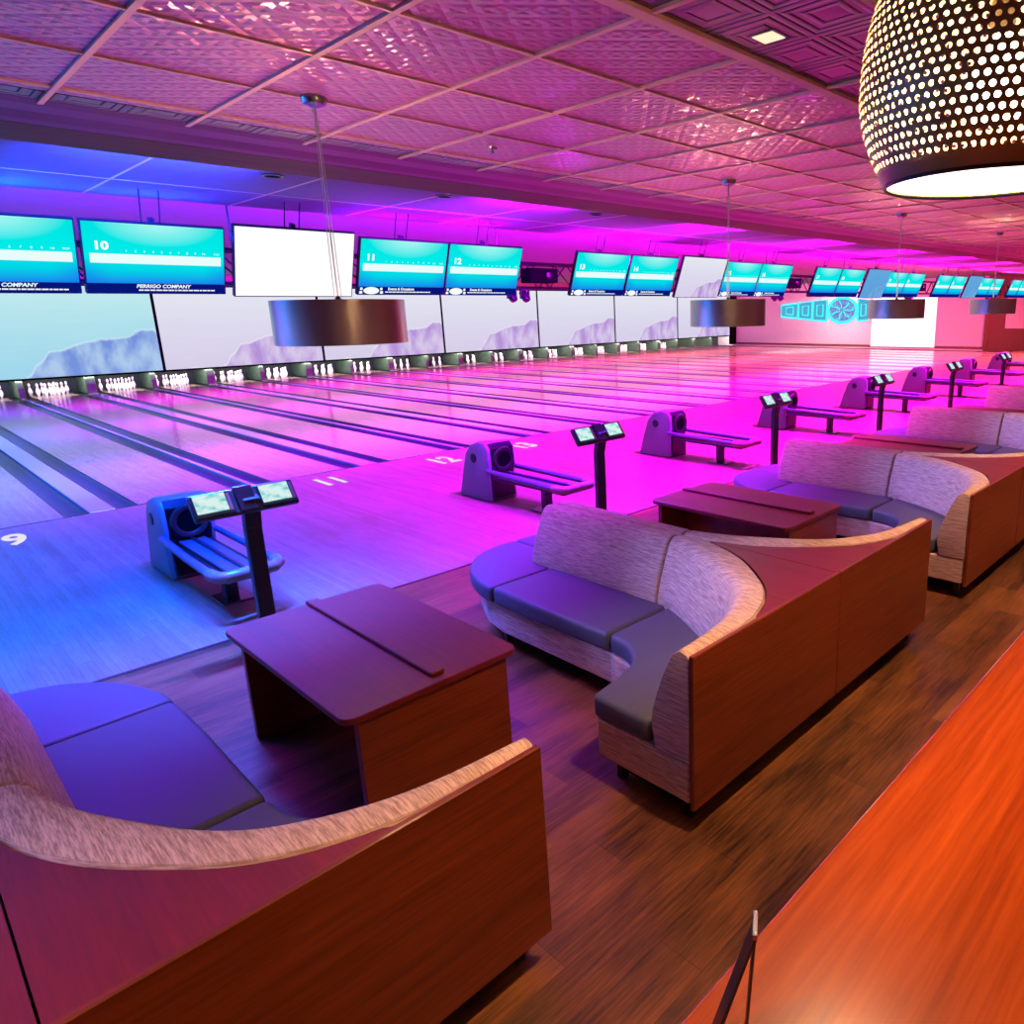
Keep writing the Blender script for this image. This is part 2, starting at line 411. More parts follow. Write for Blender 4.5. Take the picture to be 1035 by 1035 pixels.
for k in range(K0, K1+1):
    for s in (-1, 1):
        num = 9+2*k+(s+1)//2
        xl = P*k + s*.9
        o = lane_proto if ti == 0 else dup(lane_proto, (xl,0,0), None)
        o.location = (xl, 0, 0)
        if num in (9, 11, 12, 13): o['label'] = 'glossy maple bowling lane starting behind floor number %d' % num
        elif num == 10: o['label'] = 'glossy maple bowling lane between the lanes numbered 9 and 11'
        elif num < 9: o['label'] = 'glossy maple bowling lane, %s one to the left of lane 9' % ORD[8-num]
        else: o['label'] = 'glossy maple lane, %s one right of lane 13' % ORD[num-14]
        o['number_row'] = 0; del o['number_row']
        ti += 1
        if 9 <= num <= 28:
            row = 0
            for r in range(4):
                for q in range(r+1):
                    p = bpy.data.objects.new('bowling_pin', pin_me); COL.objects.link(p)
                    p.location = (xl + (q-r/2)*.3048, 18.29+r*.264, 0)
                    grp = 'ten pins at the end of lane %d' % num
                    tag(p, 'white bowling pin at the end of %s' % (('lane number '+['nine','ten','eleven','twelve','thirteen'][num-9]) if num <= 13 else ('the %s lane right of lane 13' % ORD[num-14])), 'bowling pin', grp)
                    if num <= 14:
                        st = bpy.data.objects.new('neck_stripe', stripe_me); COL.objects.link(st); st.parent = p; st['label'] = 'red neck stripes'
# division caps between lanes + pit dividers
wide = MB().box(-.128, .128, -.03, 17.94, -.09, .012); nar = MB().box(-.03, .03, -.03, 17.94, -.09, .012)
cap_w = wide.mesh('division_cap', .01); cap_w.materials.append(M['cap'])
cap_n = nar.mesh('division_cap', .008); cap_n.materials.append(M['cap'])
def kick_mb(w):
    return MB().profile([(17.96,0),(17.96,.30),(18.02,.50),(18.2,.57),(19.3,.57),(19.3,0)], -w, w)
kw = kick_mb(.13).mesh('pit_divider', .02); kw.materials.append(M['kick'])
kn = kick_mb(.075).mesh('pit_divider', .02); kn.materials.append(M['kick'])
u = 0
for k in range(K0, K1+1):
    for h in (0, 1):
        xx = P*k + h*P/2
        a = 9+2*k+h
        where = ('between lane %d and lane %d' % (a, a+1) if a >= 9 else 'left of lane %d' % (a+1)) if a <= 12 else 'left of the %s lane right of lane 13' % ORD[a-13]
        o = link('division_cap', cap_n if h else cap_w, None, None, (xx, 0, 0))
        tag(o, ('narrow' if h else 'wide')+' lane division strip '+where, 'lane divider', 'lane division strips')
        o = link('pit_divider', kn if h else kw, None, None, (xx, 0, 0))
        tag(o, ('slim' if h else 'wide')+' pit divider '+where, 'pit divider', 'pit dividers')
struct('wall_pit', MB().box(XL, XR, 19.32, 19.36, -.1, .62), M['pit'])

# lane numbers on the approach
for num, xl in ((9,-.9),(11,2.5),(12,4.3),(13,5.9),(14,7.7),(10,.9)):
    me = text_mesh(str(num), .42, .001, 0, .012)
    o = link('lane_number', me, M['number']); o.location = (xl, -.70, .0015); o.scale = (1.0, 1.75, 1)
    tag(o, 'white number %d inlaid in the approach' % num, 'floor number', 'lane numbers on the approach')

# ------------------------------------------------------------------ masking screens
mx0, mw, my, mz0, mz1 = .08, 5.36, 17.9, .60, 3.30
mats = ['mask_cyan_spill'] + ['mask_pale']*6
for i in range(-1, 7):
    xa = mx0+mw*i; xb = xa+mw
    t = thing('masking_screen', '', 'screen', ((xa+xb)/2, my, mz0), 'mountain video panels above the pins')
    t['label'] = ('video panel with painted cyan spill, left of the first mountain panel' if i == -1 else 'mountain video panel with painted cyan LED spill, at the left above the pins' if i == 0 else 'pale lilac mountain video panel above the pins, %s to the right of the cyan one' % ORD[i-1])
    hw = mw/2
    fr = MB().box(-hw, hw, .0, .06, -.06, -.0).box(-hw, hw, 0, .06, mz1-mz0, mz1-mz0+.05).box(-hw, -hw+.045, -.004, .06, -.06, mz1-mz0+.05).box(hw-.045, hw, -.004, .06, -.06, mz1-mz0+.05).box(-hw, hw, .03, .06, 0, mz1-mz0)
    part('frame', fr, M['dark'], t)
    quad('display', (-hw+.045,.0,0), (hw-.045,.0,0), (hw-.045,.0,mz1-mz0), (-hw+.045,.0,mz1-mz0), M['mask_cyan_spill' if i <= 0 else 'mask_pale'], t)
struct('trim_6', MB().box(37.65, XR, 17.8, 18.0, 0, 3.4), M['dark'])
struct('trim_7', MB().box(XL, XR, 17.95, 18.0, 3.34, 3.72), M['mould'])

# ------------------------------------------------------------------ overhead monitors
def monitor(xa, xb, z0, z1, y, tilt, kind, num, caption, label, detail):
    w, h = xb-xa, z1-z0
    t = thing('overhead_monitor', label, 'monitor', ((xa+xb)/2, y, z0), 'overhead monitors over the approach')
    t.rotation_euler = (tilt, 0, 0)
    b = .012
    part('frame', MB().box(-w/2, w/2, .0, .05, 0, h), M['blackgloss'], t, .004, 1)
    mat = {'score': M['score'], 'white': M['white_emit'], 'video': M['mask_pale'], 'steel': M['video_steel']}[kind]
    d = quad('display', (-w/2+b,-.003,b), (w/2-b,-.003,b), (w/2-b,-.003,h-b), (-w/2+b,-.003,h-b), mat, t)
    def txt(name, s, size, x, z, sx=1.0, bold=.0, shear=0):
        me = text_mesh(s, size, .0003, shear, bold)
        o = link(name, me, M['letters'], d); o.location = (x, -.006, z); o.rotation_euler = (PI/2, 0, 0); o.scale = (sx, 1, 1); return o
    def dashes(xa_, xb_, z):
        mb = MB(); x = xa_; rr = random.Random(5)
        while x < xb_:
            q = .018+.03*rr.random(); mb.box(x, x+q, -.0062, -.0055, z-.006, z+.006); x += q+.006
        part('caption_line', mb, M['letters'], d)
    if kind == 'score':
        o = part('caption_bar', MB().box(-w/2+b, w/2-b, -.0045, -.0035, b, h*.155), M['navy'], d)
        if num:
            txt('lane_number', str(num), .10, -w/2+.135, h*.665, 1.15, .004)
        if detail:
            for i in range(10):
                txt('frame_number', str(i+1), .026, -w/2+.32+i*.068, h*.605, 1.2)
            txt('frame_number', 'TOT', .024, w/2-.075, h*.605, 1.1)
            if detail == 1:
                txt('caption', 'PERRIGO COMPANY', .045, .03, h*.115, 1.05, .0015, .2)
                dashes(-.17, .44, h*.06)
            else:
                lg = MB(); cx, cz, n_ = -w/2+.165, h*.083, 20
                ring = [(cx+.095*math.cos(2*PI*q/n_), cz+h*.066*math.sin(2*PI*q/n_)) for q in range(n_)]
                lg.add([(x, -.0062, z) for x, z in ring]+[(x, -.0052, z) for x, z in ring], [tuple(range(n_)), tuple(range(2*n_-1, n_-1, -1))]+[(q, (q+1)%n_, n_+(q+1)%n_, n_+q) for q in range(n_)])
                for sx_ in (-1, 1):
                    lg.box(cx+sx_*.125-.018, cx+sx_*.125+.018, -.006, -.005, cz-h*.055, cz-h*.01).box(cx+sx_*.120-.014, cx+sx_*.120+.014, -.006, -.005, cz+h*.01, cz+h*.055)
                part('logo', lg, M['letters'], d, label='white oval badge')
                txt('caption', 'Events & Occasions', .042, -.02, h*.115, 1.0, .0015)
                dashes(-.22, .36, h*.06)
    # bracket and hanger rods
    part('mount', MB().box(-.12, .12, .05, .13, h*.35, h*.65).box(-.02, .02, .1, .16, h*.4, h*1.02), M['black'], t)
    for s in (-.07, .07):
        part('hanger_rod', MB().tube([(s, .14, h*.5), (s*1.1, .14+.05*s, h+.27)], .006, 6), M['black'], t)
    return t
NUMS = {}
bi = 0
for blk in range(0, 5):
    xo = -1.35+6.8*blk
    for j, (a, b) in enumerate(((0,1.10),(1.13,2.25),(2.31,3.52),(3.60,4.71),(4.72,5.83))):
        z0, z1, y = (2.50, 3.148, -2.60) if j != 2 else (2.475, 3.185, -2.64)
        if j == 2:
            kind = 'white' if blk == 0 else 'video' if blk == 1 else 'steel'
            lab = {0: 'blank glowing white monitor between screens 10 and 11', 1: 'pale mountain video monitor between screens 14 and 15', 2: 'plain steel blue monitor between screens 18 and 19', 3: 'plain steel blue monitor between screens 22 and 23', 4: 'plain steel blue monitor farthest to the right'}[blk]
            monitor(xo+a, xo+b, z0, z1, y, .36, kind, 0, None, lab, 0)
        else:
            num = 9+4*blk+(j if j < 2 else j-1)
            if num > 9+4*4+1: continue
            det = 1 if blk == 0 and j < 2 else 2 if blk <= 1 else 0
            monitor(xo+a, xo+b, z0, z1, y, .36, 'score', num, None,
                    ('cyan score monitor for lane %d, %s' % (num, 'at the left' if num < 11 else 'near the centre' if num < 13 else 'right of the centre gap' if num < 17 else 'in the distance'))+'', det)
# truss behind the monitors
t = thing('lighting_truss', 'dark metal lattice truss hung behind the row of monitors', 'truss', (0, -2.1, 2.62))
for yy, zz in ((-.13,0),(.13,0),(-.13,.34),(.13,.34)):
    part('chord', MB().tube([(-6.5, yy, zz), (33, yy, zz)], .022, 6), M['black'], t)
lat = MB(); x = -6.5; q = 0
while x < 32.8:
    a, b = (0, .34) if q % 2 else (.34, 0)
    for yy in (-.13, .13): lat.tube([(x, yy, a), (x+.34, yy, b)], .011, 5, False)
    lat.tube([(x, -.13, a), (x, .13, a)], .011, 5, False); x += .34; q += 1
part('lattice', lat, M['black'], t)
for i in range(12):
    part('hanger_rod', MB().tube([(-5.6+3.4*i, 0, .3), (-5.6+3.4*i, 0, 1.1)], .01, 6), M['black'], t)
# projector + stage lights in the gaps
for blk in range(-1, 5):
    xg = -1.35+6.8*blk+5.83
    if xg < -1: nm = None
    if blk < 0: continue
    lab = ['between monitors 12 and 13', 'between monitors 16 and 17', 'between monitors 20 and 21', 'between monitors 24 and 25', 'past monitor 26'][blk]
    if blk == 4: continue
    p = thing('projector', 'dark boxy projector on the truss %s' % lab, 'projector', (xg+.60, -2.40, 2.78), 'projectors on the truss')
    part('body', MB().box(-.25, .25, -.12, .12, -.10, .10), M['dark'], p, .02, 2)
    part('lens', MB().lathe([(.05,0),(.05,.03),(.03,.035)], n=14), M['blackgloss'], p).rotation_euler = (PI/2, 0, 0)
    for ch in kids(p):
        if ch.name.startswith('lens'): ch.location = (.05, -.115, .0)
    for q, xs in enumerate((.22, .45)):
        s = thing('stage_light', 'small black stage light hanging under the truss %s, %s one' % (lab, ('left', 'right')[q]), 'stage light', (xg+xs, -2.23, 2.527), 'stage lights under the truss')
        part('yoke', MB().box(-.075, -.065, -.02, .02, -.06, .07).box(.065, .075, -.02, .02, -.06, .07).box(-.075, .075, -.02, .02, .06, .07), M['black'], s)
        c = part('can', MB().lathe([(.045,-.09),(.058,-.07),(.06,.05),(.05,.08)], n=14), M['black'], s, smooth=True); c.rotation_euler = (-.7+PI, 0, 0); c.location = (0,0,-.02)

# ------------------------------------------------------------------ ball returns
r0 = thing('ball_return', '', 'ball return', (0,0,0), 'ball returns on the approach')
hood_prof = [(-2.84,0),(-2.95,.34),(-3.04,.58),(-3.16,.70),(-3.32,.745),(-3.46,.735),(-3.52,.66),(-3.535,.45),(-3.50,.33),(-3.52,0)]
hd = part('hood', MB().profile(hood_prof, -.205, .205), M['hood'], r0, .03, 3, True)
ring = MB(); n = 20
prof = [(.10,.015),(.12,.03),(.145,.03),(.155,.0)]
c = part('hood_opening_ring', MB().lathe(prof, n=24, cap=False), M['black'], r0, smooth=True); c.rotation_euler = (PI/2+.05,0,0); c.location = (0,-3.545,.53)
c = part('ball_opening', MB().lathe([(.0,.004),(.128,.005),(.128,-.01)], n=24, cap=False), M['dark'], r0); c.rotation_euler = (PI/2+.05,0,0); c.location = (0,-3.556,.53)
part('front_plate', MB().profile([(-3.475,.725),(-3.535,.665),(-3.55,.45),(-3.515,.33),(-3.50,.33),(-3.52,.45),(-3.505,.66),(-3.45,.715)], -.165, .165), M['blackgloss'], r0)
part('front_panel', MB().box(-.17,.17,-3.535,-3.505,.04,.31), M['blackgloss'], r0, .01, 2)
for s in (-1, 1):
    c = part('side_emblem', MB().lathe([(.06,0),(.06,.008),(.045,.012)], n=16), M['black'], r0); c.rotation_euler = (0, s*PI/2, 0); c.location = (s*.205,-3.22,.53)
    part('rail', MB().tube([(s*.215,-3.5,.40),(s*.235,-4.2,.385),(s*.235,-4.78,.375)], .032, 10), M['rail'], r0, smooth=True)
    part('rail_cap', MB().tube([(s*.235,-4.76,.375),(s*.225,-4.86,.372),(s*.17,-4.93,.37),(s*.07,-4.93,.37),(s*.0,-4.905,.37)], .047, 10), M['tan_plastic'], r0, smooth=True, label='tan rounded end bumper')
part('tray', MB().box(-.105,.105,-4.83,-3.5,.325,.355), M['rail'], r0, .008, 2)
part('tray_rib', MB().box(-.012,.012,-4.8,-3.5,.355,.375), M['black'], r0)
part('under_rail', MB().box(-.17,.17,-4.85,-3.5,.29,.32), M['black'], r0, .006, 1)
part('leg', MB().box(-.05,.05,-4.40,-4.30,.02,.30), M['black'], r0, .012, 2)
part('foot_plate', MB().box(-.12,.12,-4.52,-4.20,0,.02), M['steel'], r0, .005, 1)
wh = ['in front of lanes 9 and 10', 'in front of lanes 11 and 12', 'just right of floor number 13', 'behind the third twin screen console', 'fifth from the left', 'sixth from the left', 'seventh from the left', 'eighth from the left']
for k in range(0, 8):
    lab = 'grey ball return with hood and open tray, '+wh[k]
    if k == 0: r0['label'] = lab
    else: dup(r0, (P*k,0,0), lab)

# ------------------------------------------------------------------ bowlers' consoles
c0 = thing('score_console', '', 'console', (0,0,0), 'twin screen consoles')
def tilted(name, mb, mat, parent, x, z, bevel=0):
    o = part(name, mb, mat, parent, bevel, 2); o.location = (x, -5.40, z); o.rotation_euler = (-.62, 0, 0); return o
part('post', MB().prism([(-.055,-.035),(.055,-.035),(.055,.035),(-.055,.035)], 0.02, .84), M['black'], c0, .012, 2).location = (-.08,-5.36,0)
nk = MB().profile([(-5.395,.83),(-5.325,.83),(-5.345,.93),(-5.39,1.07),(-5.45,1.05),(-5.415,.93)], -.135, -.025)
part('neck', nk, M['black'], c0, .008, 2)
part('base_plate', MB().box(-.19,.03,-5.46,-5.26,0,.02), M['black'], c0, .006, 1)
tilted('screen_bar', MB().box(-.335,.335,-.012,.03,-.095,.10), M['black'], c0, -.11, 1.04, .012)
tilted('centre_cover', MB().box(-.06,.06,-.03,-.01,-.09,.105), M['blackgloss'], c0, -.11, 1.04, .008)
def console_screen(x):
    t2 = tilted('screen', MB().box(-.12,.12,-.026,-.012,-.085,.09), M['blackgloss'], c0, x, 1.04, .006)
    quad('display', (-.108,-.028,-.07), (.085,-.028,-.07), (.085,-.028,.078), (-.108,-.028,.078), M['console_display'], t2)
    part('button_strip', MB().box(.09,.112,-.028,-.026,-.06,.07), M['steel'], t2)
m, nt, out = new_mat('console display'); T = NT(nt)
n = T.noise(T.coords('UV', scale=(1.3, 1.6, 1)), 1.6, 2)
cc = T.ramp(n, [(.45, lin((222, 246, 242))), (.60, lin((140, 220, 222))), (.72, lin((60, 180, 180)))])
tc = T.n('ShaderNodeTexCoord'); sp = T.n('ShaderNodeSeparateXYZ'); T.l(tc.outputs['UV'], sp.inputs[0])
cc = T.mix(T.math('LESS_THAN', sp.outputs[1], .10), cc, lin((30, 60, 70)))
e = T.n('ShaderNodeEmission'); T.l(cc, e.inputs[0]); e.inputs[1].default_value = .95; T.l(e.outputs[0], out.inputs[0]); M['console_display'] = m
console_screen(-.315); console_screen(.095)
for k in range(0, 7):
    lab = 'black twin screen scoring console on a post, ' + ['behind the nearest table at the left', 'second from the left, near the centre sofa', 'third from the left, behind the second table', 'fourth from the left', 'fifth from the left', 'sixth from the left', 'seventh from the left'][k]
    if k == 0: c0['label'] = lab
    else: dup(c0, (P*k,0,0), lab)

# ------------------------------------------------------------------ booth sofas
def smooth_path(pts, n=4):
    out = []
    for i in range(len(pts)-1):
        p0, p1, p2, p3 = pts[max(i-1,0)], pts[i], pts[i+1], pts[min(i+2,len(pts)-1)]
        for j in range(n):
            t_ = j/n
            out.append(tuple(.5*((2*b)+(-a+c)*t_+(2*a-5*b+4*c-d)*t_*t_+(-a+3*b-3*c+d)*t_**3) for a,b,c,d in zip(p0,p1,p2,p3)))
    out.append(pts[-1]); return out
OP = [(1.29,-9.025),(1.02,-9.025),(.80,-9.015),(.60,-8.945),(.44,-8.845),(.30,-8.70),(.17,-8.53),(.075,-8.35),(.02,-8.17),(.006,-7.925)]
IP = [(1.29,-8.945),(1.02,-8.925),(.83,-8.885),(.66,-8.81),(.52,-8.715),(.405,-8.585),(.305,-8.415),(.215,-8.24),(.15,-8.07),(.118,-7.925)]
def loft(Os, Is, mirror, thick=1.0):
    vs = []; N = None
    for o, i in zip(Os, Is):
        ox, oy = o; ix, iy = i; dx, dy = ix-ox, iy-oy; L = math.hypot(dx, dy); dx /= L; dy /= L
        sec = [(0,.34),(0,.845),(.012,.86),(L*.55,.868),(L-.02,.862),(L+.012,.838),(L+.06,.74),(L+.105,.62),(L+.135,.52),(L+.14,.45),(L+.12,.34)]
        for a, z in sec: vs.append(((ox+dx*a)*mirror, oy+dy*a, z))
        N = len(sec)
    R = len(Os); fs = []
    for j in range(R-1):
        for k_ in range(N): fs.append((j*N+k_, j*N+(k_+1)%N, (j+1)*N+(k_+1)%N, (j+1)*N+k_))
    fs.append(tuple(range(N))); fs.append(tuple(range(R*N-1, (R-1)*N-1, -1)))
    return MB().add(vs, fs)
def mir(pts, m): return [(x*m, y) for x, y in pts]
seat_mid = [(.0,-6.875),(.76,-6.855),(.775,-7.3),(.77,-7.985),(.0,-7.995)]
corner_front = smooth_path([(.77,-8.005),(.79,-8.15),(.87,-8.28),(1.0,-8.36),(1.29,-8.41)], 4)
def make_bench(m, side):
    t = thing('booth_sofa', '', 'sofa', (0,0,0), 'curved booth sofas')
    # plinth covered in the same fabric
    bp = [(.004,-6.20),(.30,-6.23),(.55,-6.40),(.69,-6.68),(.735,-6.90),(.745,-7.98)]+[(x+.012,y-.028) for x,y in corner_front[1:-1]]+[(1.285,-8.435),(1.285,-9.02),(.004,-9.02)]
    part('base', MB().prism(mir(bp, m), .13, .335), M['tan_fabric'], t, .012, 2)
    part('plinth', MB().prism(mir([(.02,-6.35),(.5,-6.5),(.62,-6.9),(.64,-8.1),(.95,-8.52),(1.22,-8.55),(1.22,-8.97),(.02,-8.97)], m), .06, .13), M['dark'], t)
    # cushions
    endc = [(.004,-6.11)]+smooth_path([(.004,-6.11),(.22,-6.12),(.44,-6.20),(.63,-6.40),(.74,-6.66),(.765,-6.85)], 3)[1:]+[(.004,-6.865)]
    part('end_cushion', MB().prism(mir(endc, m), .335, .455), M['vinyl'], t, .028, 3, True)
    part('seat_cushion', MB().prism(mir([(.06,-6.875)]+seat_mid[1:4]+[(.06,-7.995)], m), .335, .46), M['vinyl'], t, .03, 3, True)
    cc_ = [(.77,-8.0)]+corner_front[1:]+[(1.29,-8.775),(1.2,-8.80),(1.18,-8.97),(.9,-8.97),(.55,-8.80),(.3,-8.5),(.12,-8.15),(.08,-8.0)]
    part('corner_cushion', MB().prism(mir(cc_, m), .335, .46), M['vinyl'], t, .03, 3, True)
    # backrests
    ys = [-6.66+(-7.905+6.66)*i/8 for i in range(9)]
    o_ = [(.006, y) for y in ys]; i_ = [(.118, y) for y in ys]
    part('backrest', loft(o_, i_, m), M['tan_fabric'], t, .018, 3, True, 50)
    part('curved_backrest', loft(smooth_path(OP, 4), smooth_path(IP, 4), m), M['tan_fabric'], t, .014, 3, True, 50)
    # wooden back and top
    part('back_panel', MB().box(*sorted((.005*m, 1.295*m)), -9.055, -9.03, .115, .865), M['cherry'], t, .004, 1)
    tp = [(x-.006, y-.004) for x, y in smooth_path(OP[2:9], 4)]
    tp = [(max(x, .003), y) for x, y in tp]
    part('top_panel', MB().prism(mir([(.003,-9.03)]+[(.79,-9.03)]+tp[1:]+[(.003,-8.15)], m), .835, .857), M['cherry_top'], t)
    for x, y in ((1.20,-8.96),(1.20,-8.52),(.10,-8.96),(.66,-7.9),(.62,-6.8)):
        part('leg', MB().prism([(x*m-.022,y-.022),(x*m+.022,y-.022),(x*m+.022,y+.022),(x*m-.022,y+.022)], 0, .13), M['black'], t, .004, 1)
    return t
bR = make_bench(1, 'right'); bL = make_bench(-1, 'left')
XC0 = 1.61
names = {-1: 'nearest tan sofa, cut off at bottom left', 0: 'complete tan sofa at the centre', 1: 'second complete tan sofa, at the right', 2: 'distant tan sofa at the right edge', 3: 'farthest tan sofa'}
for i, k in enumerate((-1,0,1,2,3)):
    for src, side in ((bR,'right'),(bL,'left')):
        lab = '%s facing half of the %s' % (side, names[k])
        if i == 0: src.location = (XC0+P*k,0,0); src['label'] = lab
        else: dup(src, (XC0+P*k,0,0), lab)

# ------------------------------------------------------------------ tables
t0 = thing('booth_table', '', 'table', (0,0,0), 'cherry booth tables')
def rrect(x0,x1,y0,y1,r,n=5):
    pts = []
    for cx, cy, a0 in ((x1-r,y1-r,0),(x0+r,y1-r,PI/2),(x0+r,y0+r,PI),(x1-r,y0+r,1.5*PI)):
        for i in range(n+1): a = a0+PI/2*i/n; pts.append((cx+r*math.cos(a), cy+r*math.sin(a)))
    return pts
part('table_top', MB().prism(rrect(-.72,.165,-8.06,-6.66,.06), .628, .66), M['cherry_top'], t0, .005, 2)
part('divider_bar', MB().box(-.285,-.215,-8.0,-6.665,.66,.682), M['cherry_top'], t0, .004, 1)
part('end_panel', MB().box(-.66,.10,-8.04,-8.0,0,.628), M['cherry'], t0, .003, 1)
part('end_panel', MB().box(-.66,.10,-6.74,-6.70,0,.628), M['cherry'], t0, .003, 1)
part('centre_panel', MB().box(-.30,-.26,-8.0,-6.74,.12,.628), M['cherry'], t0)
part('foot_rail', MB().box(-.62,.06,-6.70,-6.66,0,.05), M['black'], t0)
for k, lab in enumerate(('nearest cherry wood booth table with a raised bar along its top', 'second cherry wood booth table, between the two complete sofas', 'third cherry wood booth table, small behind the second complete sofa', 'fourth cherry wood booth table, in the far distance')):
    if k == 0: t0['label'] = lab
    else: dup(t0, (P*k,0,0), lab)

# ------------------------------------------------------------------ drum pendants
d0 = thing('drum_pendant', '', 'pendant lamp', (0,0,0), 'drum pendants over the tables')
part('shade', MB().lathe([(.34,-.115),(.34,.115),(.332,.115),(.332,-.115),(.34,-.115)], n=64, cap=False), M['bronze'], d0, smooth=True)
part('diffuser', MB().lathe([(.0,-.098),(.33,-.10),(.33,-.092),(.0,-.09)], n=48, cap=False), M['drum_diffuser'], d0)
part('spider', MB().box(-.332,.332,-.006,.006,.09,.10).box(-.006,.006,-.332,.332,.09,.10), M['black'], d0)
part('finial', MB().lathe([(.018,.09),(.02,.115),(.012,.13),(.004,.14)], n=12), M['black'], d0)
part('socket', MB().lathe([(.02,.02),(.02,.09)], n=12), M['black'], d0)
for s in (-1, 0, 1):
    part('cable', MB().tube([(s*.02, 0, .10), (s*.008, 0, ZT-2.24-.03)], .0018 if s else .0035, 6), M['white'], d0)
part('canopy', MB().lathe([(.02,ZT-2.24-.05),(.055,ZT-2.24-.035),(.065,ZT-2.24-.01),(.065,ZT-2.24)], n=24), M['steel'], d0, smooth=True)
DR = [(.07,-6.78,2.24),(3.60,-6.82,2.24),(7.06,-6.88,2.24),(10.55,-6.95,2.245)]
for k, p in enumerate(DR):
    lab = 'bronze drum pendant lamp, ' + ['largest, hanging in front of the first two mountain screens', 'second from the left, below monitors 15 and 16', 'third from the left, in front of the glowing white panel', 'fourth, farthest right at the edge of the photo'][k]
    if k == 0: d0['label'] = lab; d0.location = p
    else: dup(d0, p, lab)

# ------------------------------------------------------------------ perforated dome lamp
LX, LY, LZ = -.245, -10.265, 2.505
dl = thing('dome_pendant', 'perforated dark dome pendant lamp glowing above the wooden counter', 'pendant lamp', (LX, LY, LZ))
prof = [(.196,0),(.2045,.03),(.2165,.07)]
zz = [.07+.40*i/26 for i in range(27)]
def dome_r(z):
    tz = (z-.165)/.34
    return .254*math.sqrt(max(0.0, 1-abs(tz)**2.3)) if z > .165 else .254-.058*((.165-z)/.165)**1.8
def dome_mesh():
    mb = MB(); NC, NR = 88, 27
    z0, z1 = .026, .47
    for j in range(NR):
        for i in range(NC):
            a0, a1 = 2*PI*(i+.5*(j%2))/NC, 2*PI*(i+1+.5*(j%2))/NC
            za, zb = z0+(z1-z0)*j/NR, z0+(z1-z0)*(j+1)/NR
            def P3(u_, v_):
                a = a0+(a1-a0)*u_; z = za+(zb-za)*v_; r = dome_r(z)
                return (r*math.cos(a), r*math.sin(a), z)
            outer = [(0,0),(.5,0),(1,0),(1,.5),(1,1),(.5,1),(0,1),(0,.5)]
            hole = [(.5+.29*math.cos(b), .5+.29*math.sin(b)) for b in [PI*1.25+PI/4*q for q in range(8)]]
            vs = [P3(*p) for p in outer]+[P3(*p) for p in hole]
            mb.add(vs, [(q, (q+1)%8, 8+(q+1)%8, 8+q) for q in range(8)])
    # solid rim band below and solid crown above
    n = 84
    mb.lathe([(dome_r(0),0),(dome_r(.013),.013),(dome_r(.026),.026)], n=n, cap=False)
    mb.lathe([(dome_r(.47),.47),(.08,.497),(.05,.505),(.03,.52),(.012,.53)], n=n, cap=False)
    return mb
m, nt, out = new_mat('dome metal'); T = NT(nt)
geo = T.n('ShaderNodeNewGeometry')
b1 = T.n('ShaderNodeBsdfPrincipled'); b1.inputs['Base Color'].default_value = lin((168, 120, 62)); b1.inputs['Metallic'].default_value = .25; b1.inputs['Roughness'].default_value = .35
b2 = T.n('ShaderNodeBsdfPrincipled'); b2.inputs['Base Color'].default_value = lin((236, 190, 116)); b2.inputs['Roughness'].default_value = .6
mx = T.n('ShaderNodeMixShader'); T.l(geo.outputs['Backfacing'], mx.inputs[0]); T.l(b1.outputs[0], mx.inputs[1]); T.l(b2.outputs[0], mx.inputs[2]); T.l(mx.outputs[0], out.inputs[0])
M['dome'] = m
me = bpy.data.meshes.new('perforated_shade'); mb = dome_mesh(); me.from_pydata(mb.v, [], mb.f)
bm = bmesh.new(); bm.from_mesh(me); bmesh.ops.remove_doubles(bm, verts=bm.verts, dist=1e-5)
for f in bm.faces:
    f.smooth = True; f.normal_update()
    c_ = f.calc_center_median(); 
    if f.normal.dot(Vector((c_.x, c_.y, c_.z-.15))) < 0: f.normal_flip()
bm.to_mesh(me); bm.free()
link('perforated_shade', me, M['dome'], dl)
part('diffuser', MB().lathe([(0,.006),(.192,.006),(.192,.010),(0,.010)], n=64, cap=False), M['diffuser'], dl)
part('rim', MB().tube([(dome_r(0)*math.cos(a), dome_r(0)*math.sin(a), 0) for a in [2*PI*i/72 for i in range(73)]], .004, 6), M['black'], dl, smooth=True)
part('bulb', MB().lathe([(.002,.100),(.035,.108),(.058,.135),(.065,.165),(.056,.20),(.03,.235),(.02,.26)], n=20), M['bulb'], dl, smooth=True)
part('socket', MB().lathe([(.022,.255),(.024,.50)], n=16), M['black'], dl)
part('cord', MB().tube([(0,0,.5),(0,0,ZT-LZ)], .005, 8), M['black'], dl)
part('canopy', MB().lathe([(.02,ZT-LZ-.05),(.06,ZT-LZ-.03),(.06,ZT-LZ)], n=20), M['black'], dl)

# ------------------------------------------------------------------ counter and stand
ct = thing('bar_counter', 'long orange-brown wooden counter in the bottom right foreground', 'counter', (0,0,0))
part('counter_top', MB().box(-3.4, 3.2, -10.72, -10.13, 1.02, 1.06), M['counter'], ct, .004, 2)
part('front_plate', MB().profile([(-3.475,.725),(-3.535,.665),(-3.55,.45),(-3.515,.33),(-3.50,.33),(-3.52,.45),(-3.505,.66),(-3.45,.715)], -.165, .165), M['blackgloss'], r0)
part('front_panel', MB().box(-3.35, 3.15, -10.50, -10.45, 0, 1.02), M['cherry'], ct)
part('back_panel', MB().box(-3.35, 3.15, -10.62, -10.57, 0, 1.02), M['cherry'], ct)

